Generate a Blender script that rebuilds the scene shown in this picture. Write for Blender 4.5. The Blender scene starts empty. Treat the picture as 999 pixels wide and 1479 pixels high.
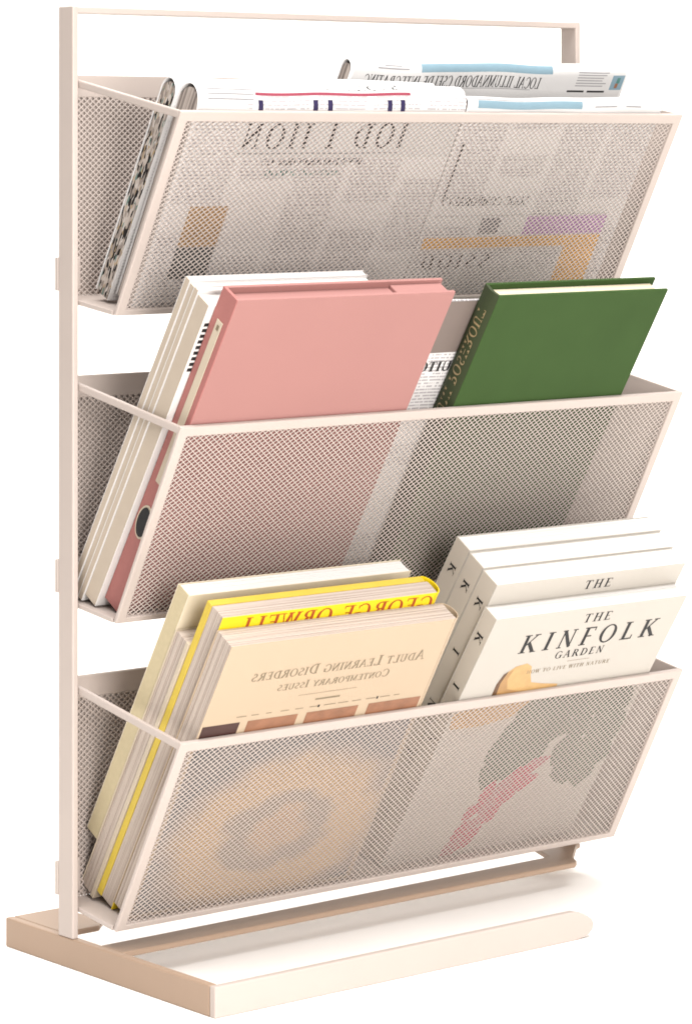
import bpy, bmesh, math, random
import numpy as np
from mathutils import Vector

random.seed(7)
scene = bpy.context.scene
COL = scene.collection

# ------------------------------------------------------------------ camera
YAW = 0.69019
cam_d = bpy.data.cameras.new('camera')
cam = bpy.data.objects.new('camera', cam_d)
COL.objects.link(cam)
cam.location = (-0.78732, -1.13729, 0.35561)
cam.rotation_euler = (math.pi / 2 + 0.0019, 0.0, -YAW)
cam_d.sensor_fit = 'HORIZONTAL'
cam_d.sensor_width = 36.0
cam_d.lens = 36.0 * 4646.475 / 999.0
cam_d.shift_x = 0.0
cam_d.shift_y = -(739.5 - 193.164) / 999.0
cam_d.clip_start = 0.05
cam_d.clip_end = 60.0
scene.camera = cam

# ------------------------------------------------------------------ world + studio lamps
world = bpy.data.worlds.new('World')
scene.world = world
world.use_nodes = True
wb = world.node_tree.nodes['Background']
wb.inputs['Color'].default_value = (1.0, 0.97, 0.94, 1)
wb.inputs['Strength'].default_value = 0.30

RIGHT = Vector((math.cos(YAW), -math.sin(YAW), 0))
FWD = Vector((math.sin(YAW), math.cos(YAW), 0))
MID = Vector((0.15, -0.03, 0.0))


def softbox(name, pos, target, sx, sy, power, color):
    d = bpy.data.lights.new(name, 'AREA')
    d.shape = 'RECTANGLE'
    d.size = sx
    d.size_y = sy
    d.energy = power
    d.color = color
    o = bpy.data.objects.new(name, d)
    COL.objects.link(o)
    o.location = pos
    o.rotation_euler = (Vector(target) - Vector(pos)).to_track_quat('-Z', 'Y').to_euler()
    return o


softbox('overhead_softbox', MID - FWD * 0.30 + Vector((0, 0, 1.6)), MID + FWD * 0.05, 1.5, 1.7, 65.0, (1.0, 0.985, 0.965))
softbox('key_softbox', MID + RIGHT * 0.50 - FWD * 1.35 + Vector((0, 0, 0.42)), MID + Vector((0, 0, 0.2)), 0.6, 0.6, 24.0, (1.0, 0.97, 0.94))

scene.view_settings.view_transform = 'Standard'
scene.view_settings.look = 'None'
scene.view_settings.exposure = 0.0
scene.view_settings.gamma = 1.0
scene.view_settings.use_curve_mapping = False
scene.render.engine = 'CYCLES'
scene.cycles.filter_width = 1.8
scene.cycles.max_bounces = 8
scene.cycles.diffuse_bounces = 5
scene.render.resolution_x = 691
scene.render.resolution_y = 1024


# ------------------------------------------------------------------ materials
def nodes_of(name):
    m = bpy.data.materials.new(name)
    m.use_nodes = True
    nt = m.node_tree
    return m, nt, nt.nodes['Principled BSDF']


def add(nt, t, **kw):
    n = nt.nodes.new(t)
    for k, v in kw.items():
        setattr(n, k, v)
    return n


def plain(name, col, rough=0.55, var=0.06, scale=120.0, bump=0.0, bscale=900.0, spec=0.35, k=0.60):
    """paint / paper / card: colour with faint mottling and fine relief"""
    m, nt, p = nodes_of(name)
    tc = add(nt, 'ShaderNodeTexCoord')
    nz = add(nt, 'ShaderNodeTexNoise')
    nz.inputs['Scale'].default_value = scale
    nz.inputs['Detail'].default_value = 5
    nt.links.new(tc.outputs['Object'], nz.inputs['Vector'])
    mp = add(nt, 'ShaderNodeMapRange')
    mp.inputs['To Min'].default_value = 1 - var
    mp.inputs['To Max'].default_value = 1 + var
    nt.links.new(nz.outputs['Fac'], mp.inputs['Value'])
    mx = add(nt, 'ShaderNodeVectorMath', operation='SCALE')
    mx.inputs[0].default_value = [c * k for c in col[:3]]
    nt.links.new(mp.outputs[0], mx.inputs['Scale'])
    nt.links.new(mx.outputs[0], p.inputs['Base Color'])
    p.inputs['Roughness'].default_value = rough
    p.inputs['Specular IOR Level'].default_value = spec
    if bump:
        n2 = add(nt, 'ShaderNodeTexNoise')
        n2.inputs['Scale'].default_value = bscale
        n2.inputs['Detail'].default_value = 2
        nt.links.new(tc.outputs['Object'], n2.inputs['Vector'])
        b = add(nt, 'ShaderNodeBump')
        b.inputs['Strength'].default_value = bump
        b.inputs['Distance'].default_value = 0.0004
        nt.links.new(n2.outputs['Fac'], b.inputs['Height'])
        nt.links.new(b.outputs[0], p.inputs['Normal'])
    return m


def paged(name, col, dark, scale=2200.0, amount=0.5):
    """edges of a stack of pages: fine irregular lines across the thickness (local Y)"""
    m, nt, p = nodes_of(name)
    tc = add(nt, 'ShaderNodeTexCoord')
    mpn = add(nt, 'ShaderNodeMapping')
    mpn.inputs['Scale'].default_value = (6, scale, 6)
    nt.links.new(tc.outputs['Object'], mpn.inputs['Vector'])
    nz = add(nt, 'ShaderNodeTexNoise')
    nz.inputs['Scale'].default_value = 1.0
    nz.inputs['Detail'].default_value = 4
    nz.inputs['Roughness'].default_value = 0.65
    nt.links.new(mpn.outputs[0], nz.inputs['Vector'])
    cr = add(nt, 'ShaderNodeValToRGB')
    cr.color_ramp.elements[0].position = 0.38
    cr.color_ramp.elements[1].position = 0.38 + 0.3 * amount + 0.02
    cr.color_ramp.elements[0].color = (*[c * 0.78 for c in dark], 1)
    cr.color_ramp.elements[1].color = (*[c * 0.78 for c in col], 1)
    nt.links.new(nz.outputs['Fac'], cr.inputs['Fac'])
    nt.links.new(cr.outputs[0], p.inputs['Base Color'])
    p.inputs['Roughness'].default_value = 0.8
    p.inputs['Specular IOR Level'].default_value = 0.15
    b = add(nt, 'ShaderNodeBump')
    b.inputs['Strength'].default_value = 0.5
    b.inputs['Distance'].default_value = 0.0002
    nt.links.new(nz.outputs['Fac'], b.inputs['Height'])
    nt.links.new(b.outputs[0], p.inputs['Normal'])
    return m


def newsprint(name, paper, ink, colw=0.031, pitch=0.0017, strength=0.75, zmax=10.0):
    """columns of small type, laid out by the sheet's own UV (metres along and round the sheet)"""
    m, nt, p = nodes_of(name)
    uv = add(nt, 'ShaderNodeUVMap')
    sp = add(nt, 'ShaderNodeSeparateXYZ')
    nt.links.new(uv.outputs[0], sp.inputs[0])

    def M(op, a, b=None):
        n = add(nt, 'ShaderNodeMath', operation=op)
        for i, x in enumerate((a, b)):
            if x is None:
                continue
            if isinstance(x, (int, float)):
                n.inputs[i].default_value = x
            else:
                nt.links.new(x, n.inputs[i])
        return n.outputs[0]
    U, V = sp.outputs[0], sp.outputs[1]
    cu = M('DIVIDE', U, colw)
    lv = M('DIVIDE', V, pitch)
    infr = M('FRACT', cu)
    col_ok = M('MULTIPLY', M('GREATER_THAN', infr, 0.06), M('LESS_THAN', infr, 0.93))
    line_ok = M('LESS_THAN', M('FRACT', lv), 0.5)
    cb = add(nt, 'ShaderNodeCombineXYZ')
    nt.links.new(M('MULTIPLY', U, 900.0), cb.inputs[0])
    nt.links.new(M('MULTIPLY', M('FLOOR', lv), 7.31), cb.inputs[1])
    nz = add(nt, 'ShaderNodeTexNoise')
    nz.inputs['Scale'].default_value = 1.0
    nz.inputs['Detail'].default_value = 1
    nt.links.new(cb.outputs[0], nz.inputs['Vector'])
    word = M('GREATER_THAN', nz.outputs['Fac'], 0.43)
    # blank blocks between articles
    cb2 = add(nt, 'ShaderNodeCombineXYZ')
    nt.links.new(M('FLOOR', cu), cb2.inputs[0])
    nt.links.new(M('FLOOR', M('DIVIDE', V, 0.0125)), cb2.inputs[1])
    wn = add(nt, 'ShaderNodeTexWhiteNoise')
    nt.links.new(cb2.outputs[0], wn.inputs['Vector'])
    blk = M('GREATER_THAN', wn.outputs['Value'], 0.34)
    fac = M('MULTIPLY', M('MULTIPLY', M('MULTIPLY', col_ok, line_ok), M('MULTIPLY', word, blk)), strength)
    mix = add(nt, 'ShaderNodeMix', data_type='RGBA')
    nt.links.new(fac, mix.inputs['Factor'])
    mix.inputs['A'].default_value = (*[c * 0.76 for c in paper], 1)
    mix.inputs['B'].default_value = (*ink, 1)
    nt.links.new(mix.outputs['Result'], p.inputs['Base Color'])
    p.inputs['Roughness'].default_value = 0.85
    p.inputs['Specular IOR Level'].default_value = 0.12
    return m


def blotches(name, cols, scale, stretch=(1, 1, 1), rough=0.8):
    """printed page ends: hard-edged irregular patches of ink"""
    m, nt, p = nodes_of(name)
    tc = add(nt, 'ShaderNodeTexCoord')
    mpn = add(nt, 'ShaderNodeMapping')
    mpn.inputs['Scale'].default_value = stretch
    nt.links.new(tc.outputs['Object'], mpn.inputs['Vector'])
    vo = add(nt, 'ShaderNodeTexVoronoi')
    vo.inputs['Scale'].default_value = scale
    nt.links.new(mpn.outputs[0], vo.inputs['Vector'])
    sp = add(nt, 'ShaderNodeSeparateColor')
    nt.links.new(vo.outputs['Color'], sp.inputs[0])
    cr = add(nt, 'ShaderNodeValToRGB')
    cr.color_ramp.interpolation = 'CONSTANT'
    el = cr.color_ramp.elements
    while len(el) < len(cols):
        el.new(0.5)
    for i, (pos, c) in enumerate(cols):
        el[i].position = pos
        el[i].color = (*[q * 0.72 for q in c], 1)
    nt.links.new(sp.outputs[0], cr.inputs['Fac'])
    nt.links.new(cr.outputs[0], p.inputs['Base Color'])
    p.inputs['Roughness'].default_value = rough
    p.inputs['Specular IOR Level'].default_value = 0.15
    return m


M = {}
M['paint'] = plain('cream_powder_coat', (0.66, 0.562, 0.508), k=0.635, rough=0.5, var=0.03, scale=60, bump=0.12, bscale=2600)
M['base_paint_shaded'] = plain('shaded_cream_powder_coat', (0.57, 0.40, 0.285), k=0.56, rough=0.5, var=0.03, scale=60, bump=0.12, bscale=2600)  # rack paint again, with side shade and warm floor bounce put into the colour
M['backdrop'] = plain('cream_backdrop_paper', (0.95, 0.93, 0.905), rough=0.9, var=0.01, scale=4, spec=0.05, k=1.0)
M['page_white'] = paged('white_page_edges', (0.84, 0.815, 0.79), (0.72, 0.69, 0.665), amount=0.9)
M['page_grey'] = paged('worn_page_edges', (0.58, 0.49, 0.425), (0.40, 0.325, 0.275), scale=1500)
M['page_cream'] = paged('cream_page_edges', (0.78, 0.69, 0.52), (0.55, 0.46, 0.32))
M['page_tan'] = paged('magazine_page_edges', (0.62, 0.55, 0.47), (0.40, 0.33, 0.27), scale=1200)
M['pink'] = plain('pink_book_cloth', (0.49, 0.235, 0.213), rough=0.7, var=0.05, scale=22, bump=0.15, bscale=2200)
M['pink_spine'] = plain('deep_pink_spine_cloth', (0.52, 0.20, 0.18), rough=0.7, var=0.05, scale=60, bump=0.15, bscale=2200)
M['green'] = plain('green_book_cloth', (0.056, 0.108, 0.030), spec=0.12, rough=0.75, var=0.13, scale=45, bump=0.35, bscale=2600)
M['green_spine'] = plain('dark_green_spine_cloth', (0.045, 0.062, 0.022), rough=0.75, var=0.15, scale=60, bump=0.35, bscale=2600)
M['gold'] = plain('dull_gold_print', (0.42, 0.31, 0.16), rough=0.5, var=0.2, scale=500)
M['card_cream'] = plain('cream_card_cover', (0.76, 0.64, 0.49), rough=0.45, var=0.03, scale=40)
M['card_peach'] = plain('pale_peach_card_cover', (0.64, 0.49, 0.34), rough=0.4, var=0.02, scale=30)
M['card_stone'] = plain('pale_stone_card_cover', (0.64, 0.59, 0.525), rough=0.45, var=0.025, scale=40)
M['card_spine'] = plain('stone_spine_card', (0.72, 0.645, 0.55), rough=0.5, var=0.04, scale=60)
M['card_white'] = plain('white_card_cover', (0.80, 0.775, 0.755), k=0.75, rough=0.5, var=0.03, scale=60)
M['news_white'] = plain('bleached_newsprint', (0.76, 0.745, 0.735), rough=0.85, var=0.05, scale=70, k=0.66, spec=0.1)
M['card_tan'] = plain('tan_card_cover', (0.66, 0.55, 0.44), rough=0.5, var=0.06, scale=120)
M['yellow'] = plain('yellow_glossy_cover', (0.90, 0.66, 0.012), k=0.74, rough=0.35, var=0.03, scale=50)
M['yellow_dull'] = plain('ochre_edge_card', (0.72, 0.53, 0.07), k=0.7, rough=0.5, var=0.12, scale=90)
M['ink'] = plain('black_ink', (0.02, 0.019, 0.02), rough=0.6, var=0.2, scale=300)
M['ink_soft'] = plain('brown_grey_ink', (0.30, 0.235, 0.15), rough=0.6, var=0.15, scale=300)
M['ink_grey'] = plain('grey_ink', (0.33, 0.32, 0.33), rough=0.7, var=0.2, scale=300)
M['ink_navy'] = plain('navy_ink', (0.03, 0.02, 0.09), rough=0.6, var=0.2, scale=300)
M['ink_red'] = plain('rust_red_ink', (0.52, 0.10, 0.01), rough=0.5, var=0.25, scale=400)
M['ink_rose'] = plain('rose_red_ink', (0.38, 0.06, 0.10), rough=0.6, var=0.1, scale=300)
M['ink_blue'] = plain('pale_blue_ink', (0.27, 0.41, 0.49), rough=0.7, var=0.06, scale=200)
M['ink_orange'] = plain('orange_ink', (0.90, 0.48, 0.10), k=0.75, rough=0.7, var=0.15, scale=300)
M['ink_violet'] = plain('violet_ink', (0.56, 0.30, 0.58), k=0.75, rough=0.7, var=0.15, scale=300)
M['ink_teal'] = plain('teal_ink', (0.10, 0.27, 0.24), rough=0.7, var=0.2, scale=300)
M['print_brown'] = plain('brown_printed_photo', (0.36, 0.16, 0.085), rough=0.4, var=0.4, scale=140)
M['print_dark'] = plain('dark_brown_printed_photo', (0.07, 0.025, 0.02), rough=0.4, var=0.3, scale=140)
M['print_leaf'] = plain('leaf_green_print', (0.075, 0.125, 0.065), rough=0.4, var=0.5, scale=260)
M['print_crimson'] = plain('crimson_flower_print', (0.60, 0.05, 0.11), rough=0.4, var=0.5, scale=260)
M['print_leaf_light'] = plain('sage_leaf_print', (0.12, 0.165, 0.095), rough=0.4, var=0.5, scale=260)
M['print_rose'] = plain('rose_flower_print', (0.55, 0.16, 0.19), rough=0.4, var=0.4, scale=260)
M['print_straw'] = plain('straw_hat_print', (0.70, 0.43, 0.17), rough=0.4, var=0.25, scale=220)
M['print_straw_mid'] = plain('brown_straw_print', (0.52, 0.29, 0.11), rough=0.4, var=0.3, scale=220)
M['print_straw_dark'] = plain('dark_hat_band_print', (0.16, 0.075, 0.03), rough=0.4, var=0.3, scale=220)
M['print_sand'] = plain('sand_printed_picture', (0.62, 0.38, 0.17), rough=0.4, var=0.45, scale=90)
M['print_slate'] = plain('slate_printed_picture', (0.13, 0.14, 0.14), rough=0.4, var=0.5, scale=90)
M['print_taupe'] = plain('taupe_printed_photo', (0.26, 0.205, 0.18), rough=0.6, var=0.06, scale=60)
M['news'] = newsprint('newsprint_columns', (0.80, 0.775, 0.765), (0.20, 0.18, 0.19), strength=0.65)
M['news_far'] = newsprint('newsprint_narrow_columns', (0.80, 0.785, 0.78), (0.25, 0.24, 0.25), colw=0.024, pitch=0.0015, strength=0.32)
M['news_core'] = paged('newsprint_fold_edges', (0.50, 0.43, 0.385), (0.17, 0.14, 0.125), scale=700)
M['news_core_ink'] = blotches('inked_newsprint_edges', [(0.0, (0.02, 0.017, 0.016)), (0.24, (0.30, 0.25, 0.22)), (0.40, (0.52, 0.45, 0.40)), (0.62, (0.40, 0.33, 0.28)),
                                                        (0.72, (0.16, 0.23, 0.20)), (0.78, (0.42, 0.31, 0.19)), (0.86, (0.62, 0.56, 0.52))], 820, (1, 1.5, 0.42))
M['tall_spine'] = plain('ochre_cream_spine', (0.68, 0.57, 0.36), rough=0.6, var=0.10, scale=420, k=0.66)
M['aged'] = plain('aged_cream_cover', (0.78, 0.68, 0.52), rough=0.55, var=0.10, scale=90, k=0.7)




def swirl_picture(name, cx, cz, cols):
    """a soft printed picture: warm rings round a centre, smeared by noise (object's own metres)"""
    m, nt, p = nodes_of(name)
    tc = add(nt, 'ShaderNodeTexCoord')
    mp = add(nt, 'ShaderNodeMapping')
    mp.inputs['Location'].default_value = (-cx * 34, 0, -cz * 46)
    mp.inputs['Scale'].default_value = (34, 0, 46)
    nt.links.new(tc.outputs['Object'], mp.inputs['Vector'])
    nz = add(nt, 'ShaderNodeTexNoise')
    nz.inputs['Scale'].default_value = 1.6
    nz.inputs['Detail'].default_value = 6
    nt.links.new(mp.outputs[0], nz.inputs['Vector'])
    mixv = add(nt, 'ShaderNodeVectorMath', operation='MULTIPLY_ADD')
    mixv.inputs[1].default_value = (0.9, 0, 0.9)
    nt.links.new(nz.outputs['Color'], mixv.inputs[0])
    nt.links.new(mp.outputs[0], mixv.inputs[2])
    ln = add(nt, 'ShaderNodeVectorMath', operation='LENGTH')
    nt.links.new(mixv.outputs[0], ln.inputs[0])
    dv = add(nt, 'ShaderNodeMath', operation='DIVIDE')
    dv.inputs[1].default_value = 3.0
    nt.links.new(ln.outputs['Value'], dv.inputs[0])
    cr = add(nt, 'ShaderNodeValToRGB')
    el = cr.color_ramp.elements
    while len(el) < len(cols):
        el.new(0.5)
    for i, (pos, c) in enumerate(cols):
        el[i].position = pos
        el[i].color = (*[q * 0.8 for q in c], 1)
    nt.links.new(dv.outputs[0], cr.inputs['Fac'])
    nt.links.new(cr.outputs[0], p.inputs['Base Color'])
    p.inputs['Roughness'].default_value = 0.4
    return m


# ------------------------------------------------------------------ mesh helpers
def link(name, verts, faces, mat, parent=None, uvs=None, smooth=False):
    me = bpy.data.meshes.new(name)
    me.from_pydata([tuple(v) for v in verts], [], faces)
    if uvs is not None:
        l = me.uv_layers.new(name='UVMap')
        for lp in me.loops:
            l.data[lp.index].uv = uvs[lp.vertex_index]
    me.materials.append(mat)
    if smooth:
        for p in me.polygons:
            p.use_smooth = True
    o = bpy.data.objects.new(name, me)
    COL.objects.link(o)
    if parent is not None:
        o.parent = parent
    return o


class Solid:
    """collects bevelled boxes and prisms of ONE part and links them as one mesh"""

    def __init__(self):
        self.v = []
        self.f = []

    def raw(self, vs, fs):
        b = len(self.v)
        self.v += [tuple(v) for v in vs]
        self.f += [tuple(i + b for i in f) for f in fs]
        return self

    def box(self, x0, x1, y0, y1, z0, z1, bev=0.0, seg=1):
        bm = bmesh.new()
        c = [bm.verts.new(p) for p in ((x0, y0, z0), (x1, y0, z0), (x1, y1, z0), (x0, y1, z0), (x0, y0, z1), (x1, y0, z1), (x1, y1, z1), (x0, y1, z1))]
        for q in ((3, 2, 1, 0), (4, 5, 6, 7), (0, 1, 5, 4), (1, 2, 6, 5), (2, 3, 7, 6), (3, 0, 4, 7)):
            bm.faces.new([c[i] for i in q])
        return self._take(bm, bev, seg)

    def prism(self, pts, axis, a0, a1, bev=0.0, seg=1):
        """pts: 2D outline; axis 'x' -> pts are (y,z); 'y' -> (x,z); 'z' -> (x,y)"""
        def mk(p, a):
            return {'x': (a, p[0], p[1]), 'y': (p[0], a, p[1]), 'z': (p[0], p[1], a)}[axis]
        bm = bmesh.new()
        A = [bm.verts.new(mk(p, a0)) for p in pts]
        B = [bm.verts.new(mk(p, a1)) for p in pts]
        n = len(pts)
        bm.faces.new(A)
        bm.faces.new(B[::-1])
        for i in range(n):
            bm.faces.new((A[i], B[i], B[(i + 1) % n], A[(i + 1) % n]))
        bmesh.ops.recalc_face_normals(bm, faces=bm.faces[:])
        return self._take(bm, bev, seg)

    def _take(self, bm, bev, seg):
        if bev:
            bmesh.ops.bevel(bm, geom=bm.edges[:], offset=bev, segments=seg, profile=0.5, affect='EDGES', clamp_overlap=True)
        bm.verts.index_update()
        self.raw([v.co[:] for v in bm.verts], [[v.index for v in f.verts] for f in bm.faces])
        bm.free()
        return self

    def build(self, name, mat, parent=None):
        return link(name, self.v, self.f, mat, parent)


def thing(name, label, cat, loc=(0, 0, 0), rx=0.0, group=None):
    o = bpy.data.objects.new(name, None)
    o.empty_display_size = 0.02
    COL.objects.link(o)
    o.location = loc
    o.rotation_euler = (rx, 0, 0)
    o['label'] = label
    o['category'] = cat
    if group:
        o['group'] = group
    return o


# ------------------------------------------------------------------ serif lettering
TK, TN = 0.17, 0.065


def _quad(x0, y0, x1, y1, w):
    dx, dy = x1 - x0, y1 - y0
    L = math.hypot(dx, dy)
    nx, ny = -dy / L * w / 2, dx / L * w / 2
    return [(x0 + nx, y0 + ny), (x0 - nx, y0 - ny), (x1 - nx, y1 - ny), (x1 + nx, y1 + ny)]


def _arc(cx, cy, rx, ry, a0, a1, tk=TK, tn=TN, n=18):
    out = []
    for i in range(n):
        qs = []
        for t in (i / n, (i + 1) / n):
            a = math.radians(a0 + (a1 - a0) * t)
            w = tn + (tk - tn) * abs(math.cos(a)) ** 1.4
            c, s = math.cos(a), math.sin(a)
            qs.append(((cx + rx * c, cy + ry * s), (cx + (rx - w) * c, cy + (ry - (tn + (w - tn) * .35)) * s)))
        out.append([qs[0][0], qs[0][1], qs[1][1], qs[1][0]])
    return out


def V(x, y0=0.0, y1=1.0, w=TK, s0=True, s1=True):
    q = [_quad(x, y0, x, y1, w)]
    for on, y in ((s0, y0 + 0.025), (s1, y1 - 0.025)):
        if on:
            q.append(_quad(x - w / 2 - 0.10, y, x + w / 2 + 0.10, y, 0.05))
    return q


def H(x0, x1, y, w=TN):
    return [_quad(x0, y, x1, y, w)]


def D(x0, y0, x1, y1, w):
    return [_quad(x0, y0, x1, y1, w)]


def S(x, y):
    return [_quad(x - 0.16, y, x + 0.16, y, 0.05)]


GL = {
    'I': (V(.2), .42), 'T': (V(.38, s1=False) + H(.02, .74, .965) + D(.045, .78, .045, .96, .05) + D(.715, .78, .715, .96, .05), .78),
    'H': (V(.2) + V(.70) + H(.2, .70, .52), .92),
    'E': (V(.2) + H(.2, .64, .965) + H(.2, .67, .035) + H(.2, .52, .52) + D(.62, .80, .62, .97, .05) + D(.65, .03, .65, .2, .05), .76),
    'F': (V(.2) + H(.2, .64, .965) + H(.2, .52, .5) + D(.62, .78, .62, .97, .05), .68),
    'L': (V(.2) + H(.2, .66, .035) + D(.64, .03, .64, .24, .05), .72),
    'K': (V(.2) + D(.24, .40, .70, .97, TN) + D(.38, .56, .78, .02, TK) + S(.70, .975) + S(.78, .025), .94),
    'N': (V(.17, w=TN) + D(.17, .97, .72, .03, TK) + V(.72, w=TN, s0=False), .90),
    'O': (_arc(.46, .5, .44, .52, 0, 360, n=28), .94),
    'C': (_arc(.46, .5, .44, .52, 50, 315) + D(.75, .70, .75, .92, .05), .86),
    'G': (_arc(.46, .5, .44, .52, 50, 320) + V(.74, .04, .46, s0=False) + D(.74, .72, .74, .92, .05), .92),
    'D': (V(.2) + _arc(.30, .5, .54, .5, -88, 88) + H(.2, .34, .965) + H(.2, .34, .035), .92),
    'R': (V(.2) + _arc(.36, .75, .32, .25, -90, 90, n=12) + H(.2, .4, .965) + H(.2, .4, .53) + D(.42, .52, .76, .02, TK) + S(.78, .025), .88),
    'P': (V(.2) + _arc(.36, .72, .34, .28, -90, 90, n=12) + H(.2, .4, .965) + H(.2, .4, .47), .76),
    'A': (D(.10, 0, .42, 1, TN) + D(.42, 1, .76, 0, TK) + H(.2, .66, .36) + S(.10, .025) + S(.76, .025), .88),
    'U': (V(.2, .25, 1, s0=False) + V(.70, .25, 1, w=TN, s0=False) + _arc(.445, .3, .33, .32, 180, 360, n=12), .90),
    'W': (D(.06, 1, .30, 0, TK) + D(.30, 0, .52, 1, TN) + D(.52, 1, .76, 0, TK) + D(.76, 0, .98, 1, TN) + S(.06, .975) + S(.52, .975) + S(.98, .975), 1.06),
    'V': (D(.08, 1, .40, 0, TK) + D(.40, 0, .72, 1, TN) + S(.08, .975) + S(.72, .975), .82),
    'M': (V(.15, w=TN) + D(.15, 1, .5, .06, TK) + D(.5, .06, .85, 1, TN) + V(.85), 1.05),
    'S': (_arc(.34, .74, .27, .27, 30, 270, n=12) + _arc(.34, .27, .29, .28, 90, -150, n=12), .68),
    'Y': (V(.4, 0, .5, s1=False) + D(.06, 1, .4, .45, TK) + D(.74, 1, .4, .45, TN) + S(.06, .975) + S(.74, .975), .82),
    ' ': ([], .40), '&': (_arc(.4, .5, .36, .5, 0, 360, n=14), .8),
}


def text_polys(s, small=0.78, spacing=0.0):
    """capitals; lower-case letters of s become small capitals"""
    x = 0.0
    out = []
    for ch in s:
        g, adv = GL[ch.upper()]
        k = small if ch.islower() else 1.0
        for q in g:
            out.append([(x + px * k, py * k) for px, py in q])
        x += adv * k + spacing
    return out, x - spacing


def lettering(name, s, x0, z0, width, height, mat, parent, surf, mirror=False, small=0.78, spacing=0.04, slope=0.0, stack=0.0):
    polys, w = text_polys(s, small, spacing)
    vs, fs = [], []
    for i, q in enumerate(polys):
        idx = []
        for px, py in q:
            t = px / w
            if mirror:
                t = 1 - t
            idx.append(len(vs))
            vs.append(surf(x0 + t * width, z0 + slope * t + py * height, 0.00010 + stack + (i % 60) * 1.2e-6))
        if mirror:
            idx.reverse()
        fs.append(idx)
    return link(name, vs, fs, mat, parent)


def flat(y):
    return lambda x, z, off: (x, y - off, z)


def patch(name, pts, mat, parent, surf, off=0.00008):
    """one printed shape; pts in the surface's own metres"""
    return link(name, [surf(x, z, off) for x, z in pts], [list(range(len(pts)))], mat, parent)


def bars(name, rects, mat, parent, surf, off=0.00010, n=1, each=None):
    """several strokes of one print: rects (x0,z0,x1,z1[,shear]); n subdivides along z for curved sheets"""
    if each:
        return [bars(each, [q], mat, parent, surf, off, n) for q in rects]
    vs, fs = [], []
    for r in rects:
        x0, z0, x1, z1 = r[:4]
        sh = r[4] if len(r) > 4 else 0.0
        b = len(vs)
        m = max(1, int((x1 - x0) / 0.0035))
        for i in range(n + 1):
            t = i / n
            z = z0 + (z1 - z0) * t
            for q in range(m + 1):
                vs.append(surf(x0 + (x1 - x0) * q / m + sh * t, z, off))
        for i in range(n):
            for q in range(m):
                c = b + i * (m + 1) + q
                fs.append((c, c + 1, c + m + 2, c + m + 1))
    return link(name, vs, fs, mat, parent)


# ------------------------------------------------------------------ backdrop: one paper sweep, floor and wall
def sweep():
    prof = [(-1.15, 0.0), (-0.6, 0.0), (0.0, 0.0), (0.5, 0.0)]
    R = 0.35
    for i in range(1, 17):
        a = math.pi / 2 * i / 16
        prof.append((0.5 + R * math.sin(a), R - R * math.cos(a)))
    prof += [(0.85, 0.7), (0.85, 1.25)]
    vs, fs = [], []
    for d, z in prof:
        for w in (-0.85, 0.95):
            p = MID + FWD * d + RIGHT * w
            vs.append((p.x, p.y, z))
    for i in range(len(prof) - 1):
        fs.append((2 * i, 2 * i + 1, 2 * i + 3, 2 * i + 2))
    o = link('backdrop', vs, fs, M['backdrop'], smooth=True)
    o['kind'] = 'structure'
    o['label'] = 'seamless white paper backdrop and floor under the rack'
    return o


sweep()

# ------------------------------------------------------------------ magazine rack
PW, PD, HT = 0.0030, 0.0110, 0.4133          # flat bar posts: width, depth, height
XL, XR = 0.0033, 0.2967                       # pockets, left and right
YFT, ZFT = -0.0733, 0.3674                    # pocket front, top edge
YFB, ZFB = -0.0268, 0.2811                    # pocket front, bottom edge
PITCH = 0.1303                                # from pocket to pocket
BH = 0.0129                                   # height of the base bars
LEAN = math.atan2(YFB - YFT, ZFT - ZFB)
FL = math.hypot(YFB - YFT, ZFT - ZFB)

rack = thing('magazine_rack', 'cream metal three tier magazine rack with perforated pockets', 'rack')

Solid().box(0, PW, 0, PD, BH + 0.00002, HT, 0.0006, 2).build('post', M['paint'], rack)
Solid().box(0.3 - PW, 0.3, 0, PD, 0.0128, HT, 0.0006, 2).build('post', M['paint'], rack)
Solid().box(PW - 0.0006, 0.3 - PW + 0.0006, 0.0004, PD - 0.0004, HT - 0.0031, HT - 0.0003, 0.0004, 2).build('top_rail', M['paint'], rack)
# base: left side bar, front bar, flat corner plate, flat cross plate with its foot under the right post
Solid().box(0, 0.0042, -0.0968, 0.0519, 0, BH, 0.0007, 2).build('base_side_bar', M['base_paint_shaded'], rack)
fr = [(0.0, 0.0), (0.2020, 0.0), (0.2085, 0.0013), (0.2114, 0.0034), (0.2122, 0.0058), (0.2108, 0.0082), (0.2060, 0.0112), (0.2000, BH), (0.0, BH)]
Solid().prism(fr, 'y', -0.1007, -0.0969, 0.0006, 2).build('base_front_bar', M['paint'], rack)
Solid().prism([(0.0043, 0.0135), (0.0235, 0.0135), (0.0300, 0.0200), (0.0300, 0.0519), (0.0043, 0.0519)], 'z', 0.0103, 0.0128, 0.0005).build('base_corner_plate', M['base_paint_shaded'], rack)
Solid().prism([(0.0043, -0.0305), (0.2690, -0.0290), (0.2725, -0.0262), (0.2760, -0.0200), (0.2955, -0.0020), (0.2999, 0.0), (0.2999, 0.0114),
               (0.2780, 0.0114), (0.2680, -0.0117), (0.0043, -0.0145)], 'z', 0.0101, 0.0126, 0.0005).build('base_cross_plate', M['base_paint_shaded'], rack)


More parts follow.
